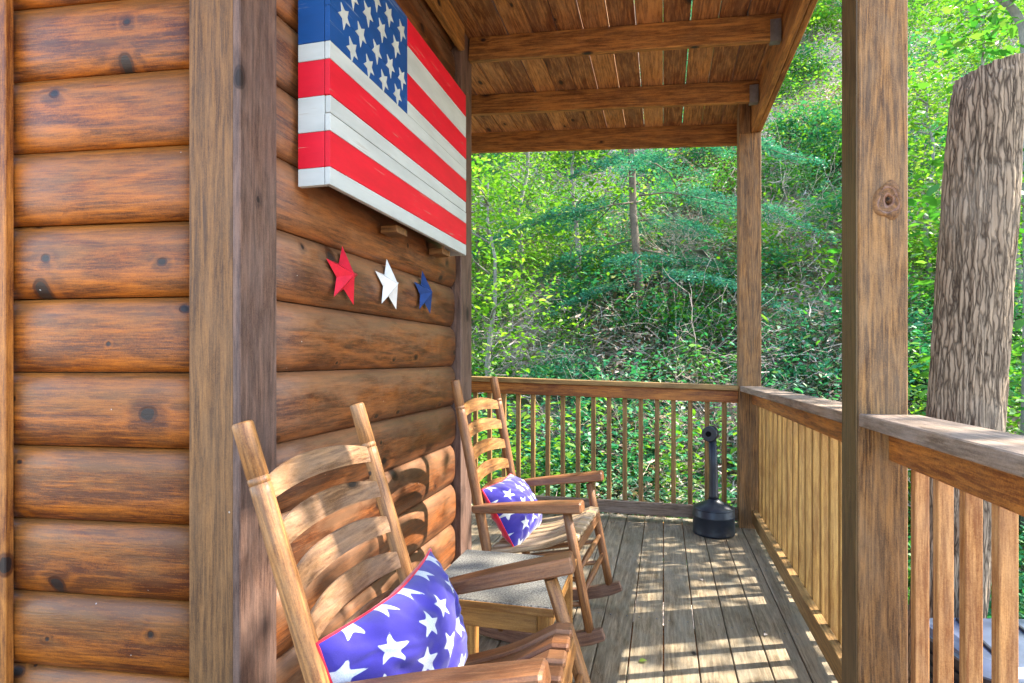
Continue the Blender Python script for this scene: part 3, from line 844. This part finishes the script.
c = t.mix(t.ramp(t.noise(tc, 4, 4, .7), .55, .75), c, (.13, .085, .055))
t.bsdf(c, .9, v1.outputs['Distance'], .8, .03, .15)
mb = MB(); mb.add(V, F, None, 0, True); tag(mb.build('hillside', t.m), kind='structure')

# ------------------------------------------------------------------ vegetation
def np_mesh(name, verts, nper, mat):
    """verts (N, nper, 3) one polygon each"""
    N = len(verts)
    me = bpy.data.meshes.new(name)
    me.vertices.add(N*nper); me.vertices.foreach_set('co', verts.reshape(-1).astype(np.float32))
    me.loops.add(N*nper); me.loops.foreach_set('vertex_index', np.arange(N*nper, dtype=np.int32))
    me.polygons.add(N); me.polygons.foreach_set('loop_start', np.arange(0, N*nper, nper, dtype=np.int32))
    me.update(calc_edges=True); me.validate()
    me.materials.append(mat)
    return me
def leaves(cent, size, flat=.6, aspect=.5, jitter=.35, dirs=None):
    """leaf polygons (6 corners, slightly folded) at the centres"""
    N = len(cent)
    nrm = rng.normal(size=(N, 3)); nrm[:, 2] = np.abs(nrm[:, 2])+flat*2.2; nrm /= np.linalg.norm(nrm, axis=1, keepdims=True)
    ax = rng.normal(size=(N, 3)) if dirs is None else dirs + rng.normal(size=(N, 3))*.35
    ax -= (ax*nrm).sum(1, keepdims=True)*nrm; ax /= np.linalg.norm(ax, axis=1, keepdims=True)
    sd = np.cross(nrm, ax)
    L = size*(1+jitter*rng.normal(size=(N, 1))).clip(.4, 1.8); Wd = L*aspect*rng.uniform(.8, 1.2, (N, 1))
    drop = -nrm*L*.16
    P = [cent-ax*L*.5, cent-ax*L*.15+sd*Wd*.5, cent+ax*L*.22+sd*Wd*.38, cent+ax*L*.55+drop, cent+ax*L*.22-sd*Wd*.38, cent-ax*L*.15-sd*Wd*.5]
    return np.stack(P, 1)
def wander(p0, p1, n, amp, sag=0):
    p0, p1 = np.array(p0, float), np.array(p1, float); out = []
    o = rng.normal(size=(n+1, 3))*amp*np.linalg.norm(p1-p0)
    for i in range(n+1):
        t_ = i/n; k_ = math.sin(math.pi*t_)
        out.append(tuple(p0+(p1-p0)*t_+o[i]*k_+np.array([0, 0, -sag*t_*t_])))
    return out
def make_tree(name, h, hb, rad, ncl, nleaf, lsize, mat, barkm, label, cat, group, tr=.06, flat=.6, crad=.38):
    root = empty(name, (0, 0, 0), 0, label, cat, group)
    mb = MB()
    lean = rng.normal(size=2)*h*.03
    tp = wander((0, 0, -.35), (lean[0], lean[1], h*.93), 7, .012)
    tube(mb, tp, [tr*(1-.8*i/7) for i in range(8)], 8)
    cents = []
    for i in range(ncl):
        fr = rng.uniform(0, 1)**.85; z = hb+(h-hb)*fr
        a = rng.uniform(0, 2*math.pi); rr = rad*(1-.55*fr**1.6)*math.sqrt(rng.uniform(.05, 1))
        base = np.array([lean[0]*z/h, lean[1]*z/h, 0])
        cpos = base+np.array([rr*math.cos(a), rr*math.sin(a), z])
        if i % 2 == 0:
            s_ = max(.1, z-rr*.55)
            tube(mb, wander((base[0], base[1], s_), cpos, 4, .06), [tr*.32, tr*.24, tr*.17, tr*.1, tr*.05], 5)
        n_ = int(nleaf*rng.uniform(.5, 1.5))
        q = rng.normal(size=(n_, 3))*np.array([crad, crad, crad*.42])
        q[:, 2] -= .25*(q[:, 0]**2+q[:, 1]**2)/crad
        cents.append(cpos+q)
    mb.build('trunk', barkm, root)
    C_ = np.concatenate(cents)
    C_ = C_[C_[:, 2] > .05]
    me = np_mesh('crown', leaves(C_, lsize, flat), 6, mat)
    o = bpy.data.objects.new('crown', me); COL.objects.link(o); o.parent = root
    return root
def make_hemlock(name, h, rad, label, nb=58, seed=0):
    root = empty(name, (0, 0, 0), 0, label, 'evergreen', 'hemlocks on the slope')
    mb = MB(); tube(mb, wander((0, 0, -.4), (.1, 0, h), 9, .006), [.075*(1-.88*i/9) for i in range(10)], 8)
    cents = []; dirs = []
    for i in range(nb):
        fr = (i+rng.uniform(0, 1))/nb; z = .07*h+fr*.93*h
        L = rad*(1-fr)**.7*rng.uniform(.35, 1.1)+.15; a = i*2.4+rng.uniform(-.4, .4)
        d = np.array([math.cos(a), math.sin(a), -.05]); p0 = np.array([.1*z/h, 0, z])
        pts = wander(p0, p0+d*L, 6, .02, L*.28)
        tube(mb, pts, [.014*(1-.8*k/6) for k in range(7)], 5)
        pts = np.array(pts)
        for k in range(int(26*L)+6):
            t_ = rng.uniform(.18, 1); idx = t_*6; i0 = min(5, int(idx)); p = pts[i0]+(pts[i0+1]-pts[i0])*(idx-i0)
            tw_l = .42*L*(1.05-t_)+.06
            sgn = rng.choice((-1, 1)); sd = np.cross(d, [0, 0, 1])*sgn*.8+d*.55; sd /= np.linalg.norm(sd)
            m_ = int(tw_l/.015)+4
            tt = rng.uniform(0, 1, m_)[:, None]
            q = p+sd*tw_l*tt+np.array([0, 0, -.22*tw_l])*tt**2+rng.normal(size=(m_, 3))*.028
            cents.append(q); dd = np.repeat(sd[None], m_, 0)+rng.choice((-1, 1), (m_, 1))*np.cross(sd, [0, 0, 1])*.9
            dirs.append(dd)
    mb.build('trunk', M['bark'], root)
    me = np_mesh('boughs', leaves(np.concatenate(cents), .045, 1.0, .34, .3, np.concatenate(dirs)), 6, M['needle'])
    o = bpy.data.objects.new('boughs', me); COL.objects.link(o); o.parent = root
    return root
def make_shrub(name, h, rad, ncl, nleaf, lsize, mat, label, group, cat='shrub'):
    root = empty(name, (0, 0, 0), 0, label, cat, group)
    mb = MB(); cents = []
    for i in range(ncl):
        a = rng.uniform(0, 6.283); rr = rad*math.sqrt(rng.uniform(0, 1)); z = h*rng.uniform(.25, 1)*(1-.45*(rr/rad)**2)
        cp = np.array([rr*math.cos(a), rr*math.sin(a), z])
        if i % 2 == 0: tube(mb, wander((cp[0]*.2, cp[1]*.2, -.1), cp, 4, .06), [.010, .009, .007, .005, .003], 4)
        q = rng.normal(size=(nleaf, 3))*np.array([.19, .19, .10]); cents.append(cp+q)
    mb.build('stem', M['bark_pale'], root)
    C_ = np.concatenate(cents); C_ = C_[C_[:, 2] > .0]
    me = np_mesh('foliage', leaves(C_, lsize, .5), 6, mat)
    o = bpy.data.objects.new('foliage', me); COL.objects.link(o); o.parent = root
    return root
def make_brush(name, n, rad, h, label):
    mb = MB()
    for i in range(n):
        a = rng.uniform(0, 6.283); rr = rad*math.sqrt(rng.uniform(0, 1))
        p0 = np.array([rr*math.cos(a), rr*math.sin(a), -.05]); b = rng.uniform(0, 6.283); L = rng.uniform(.4, 1.0)*h*1.3
        el = rng.uniform(.1, 1.3)
        p1 = p0+np.array([math.cos(b)*math.cos(el), math.sin(b)*math.cos(el), math.sin(el)])*L
        r0 = rng.uniform(.0015, .0048)
        pts = wander(p0, p1, 5, .035, L*.12)
        tube(mb, pts, [r0*(1-.13*k) for k in range(6)], 4)
        for k in range(5):
            q0 = np.array(pts[rng.integers(1, 6)]); q1 = q0+(p1-p0)/L*rng.uniform(.1, .4)+rng.normal(size=3)*.17
            tube(mb, wander(q0, q1, 3, .05, .03), [r0*.55, r0*.45, r0*.35, r0*.22], 3)
    o = mb.build(name, M['twig'], None)
    return tag(o, label, 'brush', 'dead brush on the slope')

TG = 'trees in leaf on the slope'
SG = 'leafy shrubs on the slope'
protoT = [
    make_tree('broadleaf_tree', 6.5, 1.6, 1.9, 60, 95, .085, M['leaf_lime'], M['bark_pale'], 'x', 'tree', TG),
    make_tree('broadleaf_tree', 5.0, 1.0, 1.6, 54, 100, .080, M['leaf_green'], M['bark'], 'x', 'tree', TG),
    make_tree('broadleaf_tree', 7.5, 2.2, 2.1, 66, 100, .090, M['leaf_green'], M['bark'], 'x', 'tree', TG),
    make_tree('broadleaf_tree', 4.2, .7, 1.3, 44, 95, .075, M['leaf_lime'], M['bark_pale'], 'x', 'tree', TG),
]
protoS = [
    make_shrub('leafy_shrub', 1.1, .75, 34, 44, .075, M['leaf_deep'], 'x', SG),
    make_shrub('leafy_shrub', .9, .7, 30, 44, .070, M['leaf_green'], 'x', SG),
    make_shrub('leafy_shrub', 1.3, .8, 36, 40, .075, M['leaf_lime'], 'x', SG),
]
hem = make_hemlock('hemlock_tree', 9.5, 2.9, 'hemlock with drooping blue green boughs behind the middle of the end railing')
protoB = [make_brush('brush_pile', 85, .9, .9, 'x'), make_brush('brush_pile', 70, .7, 1.1, 'x')]
TH = math.radians(14.39)
def at_px(px, dist):
    u = (px-512)/590; xc = u*dist
    x = xc*math.cos(TH)-dist*math.sin(TH); y = xc*math.sin(TH)+dist*math.cos(TH)
    return x, y
used = {}
def put(proto, px, dist, s=1., label=None, sink=0.):
    x, y = at_px(px, dist)
    o = proto if not used.get(proto.name) else copy_tree(proto)
    used[proto.name] = True
    o.location = (x, y, gz(x, y)-sink); o.rotation_euler = (0, 0, random.uniform(0, 6.28)); o.scale = (s, s, s*random.uniform(.92, 1.08))
    if label: o['label'] = label
    return o
LT = ['yellow green leafy tree on the wooded slope', 'mid green leafy tree on the wooded slope', 'tall green leafy tree on the wooded slope', 'small lime green sapling on the wooded slope']
LS = ['deep green shrub on the slope beyond the deck', 'mid green shrub on the slope beyond the deck', 'lime green shrub on the slope beyond the deck']
h0 = put(hem, 640, 9.4, 1.0); h0.rotation_euler.z = 3.6
put(hem, 478, 11.5, .6, 'dark hemlock partly behind the end of the cabin wall')
trees = [(0, 520, 11.5, .9), (3, 492, 8.4, .9), (3, 575, 10.5, 1.),
         (3, 930, 9.0, .8), (3, 985, 10, 1.), (3, 1015, 7.8, .8), (0, 1040, 12, .9),
         (0, 470, 17, 1.1), (2, 545, 19, 1.), (0, 610, 17, 1.), (0, 690, 20, 1.1), (3, 740, 16, 1.2), (0, 800, 19, 1.1), (1, 860, 17, 1.1), (0, 930, 19, 1.1), (0, 1000, 18, 1.1),
         (0, 500, 24, 1.3), (2, 580, 25, 1.3), (0, 670, 26, 1.3), (0, 760, 26, 1.3), (0, 850, 25, 1.3), (2, 920, 26, 1.3), (0, 990, 26, 1.3), (0, 1060, 22, 1.2),
         (0, 420, 21, 1.2), (1, 450, 11, .9)]
for k_, px, d_, s_ in trees: put(protoT[k_], px, d_, s_, LT[k_])
for i in range(130):
    d_ = 6.3+15*(i/130)**1.2; px = random.uniform(420, 1090)
    k_ = random.choice((0, 0, 1, 1, 2))
    if 640 < px < 850 and d_ < 10 and random.random() < .35: continue
    if 560 < px < 850 and d_ < 11: k_ = random.choice((0, 0, 1))
    put(protoS[k_], px, d_, random.uniform(.55, 1.1), LS[k_])
for k_, px, d_, s_ in ((0, 1040, 3.9, .8), (1, 1075, 4.6, .9), (0, 1000, 5.0, .9), (1, 930, 4.6, .7), (0, 1100, 3.5, .8), (1, 880, 5.2, .8)):
    o = put(protoS[k_], px, d_, s_, LS[k_]); o['label'] = ('deep' if k_ == 0 else 'mid')+' green low shrub on the ground just beyond the side railing'
for i, (px, d_, s_) in enumerate(((625, 7.6, .9), (690, 8.6, 1.2), (730, 7.4, 1), (790, 8.2, 1.1), (810, 10.5, 1.3), (700, 10.5, 1.2))):
    put(protoB[i % 2], px, d_, s_, 'tangle of pale dead twigs on the slope beyond the railing')
for k_, x_, y_, s_ in ((2, 6.66, 2.24, 1.6), (1, 3.4, 5.7, 1.15)):  # trees out of view, added to dapple the sun on deck, chairs and wall
    o = copy_tree(protoT[k_]); o.location = (x_, y_, gz(x_, y_)); o.rotation_euler = (0, 0, x_); o.scale = (s_, s_, s_); o['label'] = LT[k_]  # added trees out of view, labelled like the slope trees
# ground cover, understory and fallen leaves: uncountable masses
def scatter(name, n, size, mat, zoff, thr, hgt, ymax=20, fr=.7, seed=0., twig=False, pxr=(400, 1090)):
    P = []
    while len(P) < n:
        d_ = 5.4+ymax*rng.uniform(0, 1)**1.25; px = rng.uniform(*pxr)
        x, y = at_px(px, d_)
        if y < 4.8 and x < 1.0: continue
        if mnoise.noise(Vector((x*fr, y*fr, seed))) + .35*mnoise.noise(Vector((x*fr*3, y*fr*3, seed+7))) < thr: continue
        P.append((x, y, gz(x, y)+zoff+hgt*rng.uniform(0, 1)**1.4))
    P = np.array(P)
    if twig:
        N = len(P); ax = rng.normal(size=(N, 3)); ax[:, 2] = np.abs(ax[:, 2])*.8; ax /= np.linalg.norm(ax, axis=1, keepdims=True)
        sd = np.cross(ax, rng.normal(size=(N, 3))); sd /= np.linalg.norm(sd, axis=1, keepdims=True)
        L = size*rng.uniform(.3, 1.3, (N, 1)); wd = rng.uniform(.003, .008, (N, 1)); cv = rng.normal(size=(N, 3))*L*.12
        A = np.stack([P-ax*L*.5-sd*wd, P+cv-sd*wd, P+ax*L*.5-sd*wd*.3, P+ax*L*.5+sd*wd*.3, P+cv+sd*wd, P-ax*L*.5+sd*wd], 1)
    else: A = leaves(P, size, .8)
    me = np_mesh(name, A, 6, mat)
    o = bpy.data.objects.new(name, me); COL.objects.link(o); return tag(o, kind='stuff')
tag(scatter('ground_cover', 30000, .065, M['leaf_green'], .03, .0, .35, seed=1.), 'low green plants covering the slope', 'ground cover')
tag(scatter('fallen_leaves', 30000, .07, M['litter'], .012, -.3, .06, seed=2.), 'pinkish brown fallen leaves on the slope', 'fallen leaves')
tag(scatter('understory_leaves', 46000, .07, M['leaf_lime'], .1, .06, 1.5, fr=.45, seed=3.), 'bright green understory leaves over the slope', 'understory')
tag(scatter('bluish_understory', 34000, .065, M['leaf_deep'], .05, .05, 1.2, fr=.5, seed=4.), 'bluish green understory leaves in patches on the slope', 'understory')
tag(scatter('ferny_cover', 26000, .055, M['leaf_mint'], .03, -.12, .9, ymax=8, fr=.8, seed=8., pxr=(540, 870)), 'pale blue green low plants among the dead twigs', 'ground cover')
tag(scatter('dead_fronds', 20000, .075, M['litter'], .03, -.05, .75, ymax=9, fr=.6, seed=11., pxr=(590, 870)), 'pinkish dead fern fronds among the twigs on the slope', 'dead fronds')
tag(scatter('dry_stems', 13000, .30, M['twig'], .02, -.02, .8, fr=.4, seed=5., twig=True), 'pale dry stems and fern stalks over the slope', 'dry stems')

# dead snag by the railing
def make_snag():
    root = empty('tree_snag', (1.243, 3.33, GZ-.02), 0, 'thick bare trunk cut off at the top, rough grey brown bark, leaning beside the porch', 'tree trunk')
    na, nz_ = 120, 150; Hs = 3.585
    V = []; F = []
    ringv = []
    for i in range(nz_+1):
        t_ = i/nz_
        for j in range(na):
            a = 2*math.pi*j/na
            r_ = .143+.014*(1-t_)+.09*max(0, 1-t_*5)**2*(1+.4*math.sin(4*a+1))
            zz = t_*Hs
            q = Vector((math.cos(a)*7.0, math.sin(a)*7.0, zz*2.2))
            nn = mnoise.noise(q*1.15); n2 = mnoise.noise(Vector((math.cos(a)*16, math.sin(a)*16, zz*6)))
            ridge = (1-abs(nn)*2.2)
            d = -.012*max(0, ridge)**1.5 + .006*n2
            r2 = r_+d+.01*math.sin(2*a+zz)
            top = 0
            if t_ > .9: top = (t_-.9)/.1
            ztop = zz + top*(.03*math.cos(a-.2)-.015*nn)
            if t_ > .985: r2 *= .97
            V.append(((.165*.52*zz)+.01+.02*math.sin(zz*1.2)+r2*math.cos(a), .012*zz+r2*math.sin(a), ztop))
    for i in range(nz_):
        for j in range(na):
            k_ = (j+1) % na
            F.append((i*na+j, i*na+k_, (i+1)*na+k_, (i+1)*na+j))
    mb = MB(); mb.add(V, F, None, 0, True)
    t = NT('ridged_bark')
    tc = t.n('ShaderNodeTexCoord').outputs['Object']
    fv = t.noise(t.vmul(tc, (30, 30, 6)), 1, 5, .65, .5); bl = t.noise(tc, 3, 4, .6); sp = t.noise(t.vmul(tc, (60, 60, 22)), 1, 3, .7)
    pt = t.n('ShaderNodeNewGeometry').outputs['Pointiness']
    wv = t.n('ShaderNodeVectorMath', operation='ADD'); t.l(t.vmul(tc, (58, 58, 4.5)), wv.inputs[0])
    nzv = t.n('ShaderNodeTexNoise'); nzv.inputs['Scale'].default_value = 9; nzv.inputs['Detail'].default_value = 3; t.l(tc, nzv.inputs['Vector'])
    t.l(t.vmul(nzv.outputs['Color'], (1.7, 1.7, .8)), wv.inputs[1])
    vo = t.n('ShaderNodeTexVoronoi', feature='DISTANCE_TO_EDGE'); vo.inputs['Scale'].default_value = 1; t.l(wv.outputs[0], vo.inputs['Vector'])
    ed = vo.outputs['Distance']
    k = t.math('ADD', t.math('MULTIPLY', t.ramp(ed, .0, .22), .6), t.math('MULTIPLY', fv, .5))
    k = t.math('ADD', k, t.math('MULTIPLY', t.math('SUBTRACT', pt, .5), 1.6))
    c = t.mix(t.ramp(k, .25, .85), (.060, .042, .028), (.29, .215, .145))
    c = t.mix(t.math('MULTIPLY', t.ramp(bl, .5, .7), .35), c, (.30, .25, .19))
    c = t.mix(t.math('MULTIPLY', t.ramp(sp, .55, .75), .35), c, (.36, .28, .20))
    t.bsdf(c, .9, k, .6, .012, .15)
    mb.build('trunk', t.m, root)
    top = [V[nz_*na+j] for j in range(na)]
    cx = sum(p[0] for p in top)/na; cy_ = sum(p[1] for p in top)/na; cz_ = sum(p[2] for p in top)/na
    mb = MB(); mb.add([(p[0], p[1], p[2]-.002) for p in top]+[(cx, cy_, cz_-.004)], [(j, (j+1) % na, na) for j in range(na)], None, 0, False)
    mb.build('cut_top', M['cut'], root)
make_snag()
# slim bent trunk at the top right
bt = empty('bent_tree', (*at_px(1026, 5.2), gz(*at_px(1026, 5.2))), 0, 'slim grey bent tree trunk arching over behind the cut trunk', 'tree')
x_, y_ = at_px(1026, 5.2); zb = gz(x_, y_)
def rel(px, py, d_):
    a, b = at_px(px, d_); return (a-x_, b-y_, 1.2+(359-py)*d_/590-zb)
mb = MB(); tube(mb, [(0, 0, -.2), rel(1030, 300, 5.2), rel(1028, 120, 5.2), rel(1027, 60, 5.2), rel(1023, 25, 5.2), rel(1012, 8, 5.2), rel(998, -4, 5.2), rel(960, -45, 5.2)], [.06, .05, .042, .04, .038, .034, .03, .02], 10)
mb.build('trunk', M['bark_pale'], bt)
mb = MB(); tube(mb, [rel(1012, 8, 5.2), rel(1004, -30, 5.1), rel(1000, -70, 5.0)], [.02, .016, .008], 7); mb.build('limb', M['bark_pale'], bt)
bpy.context.view_layer.update()
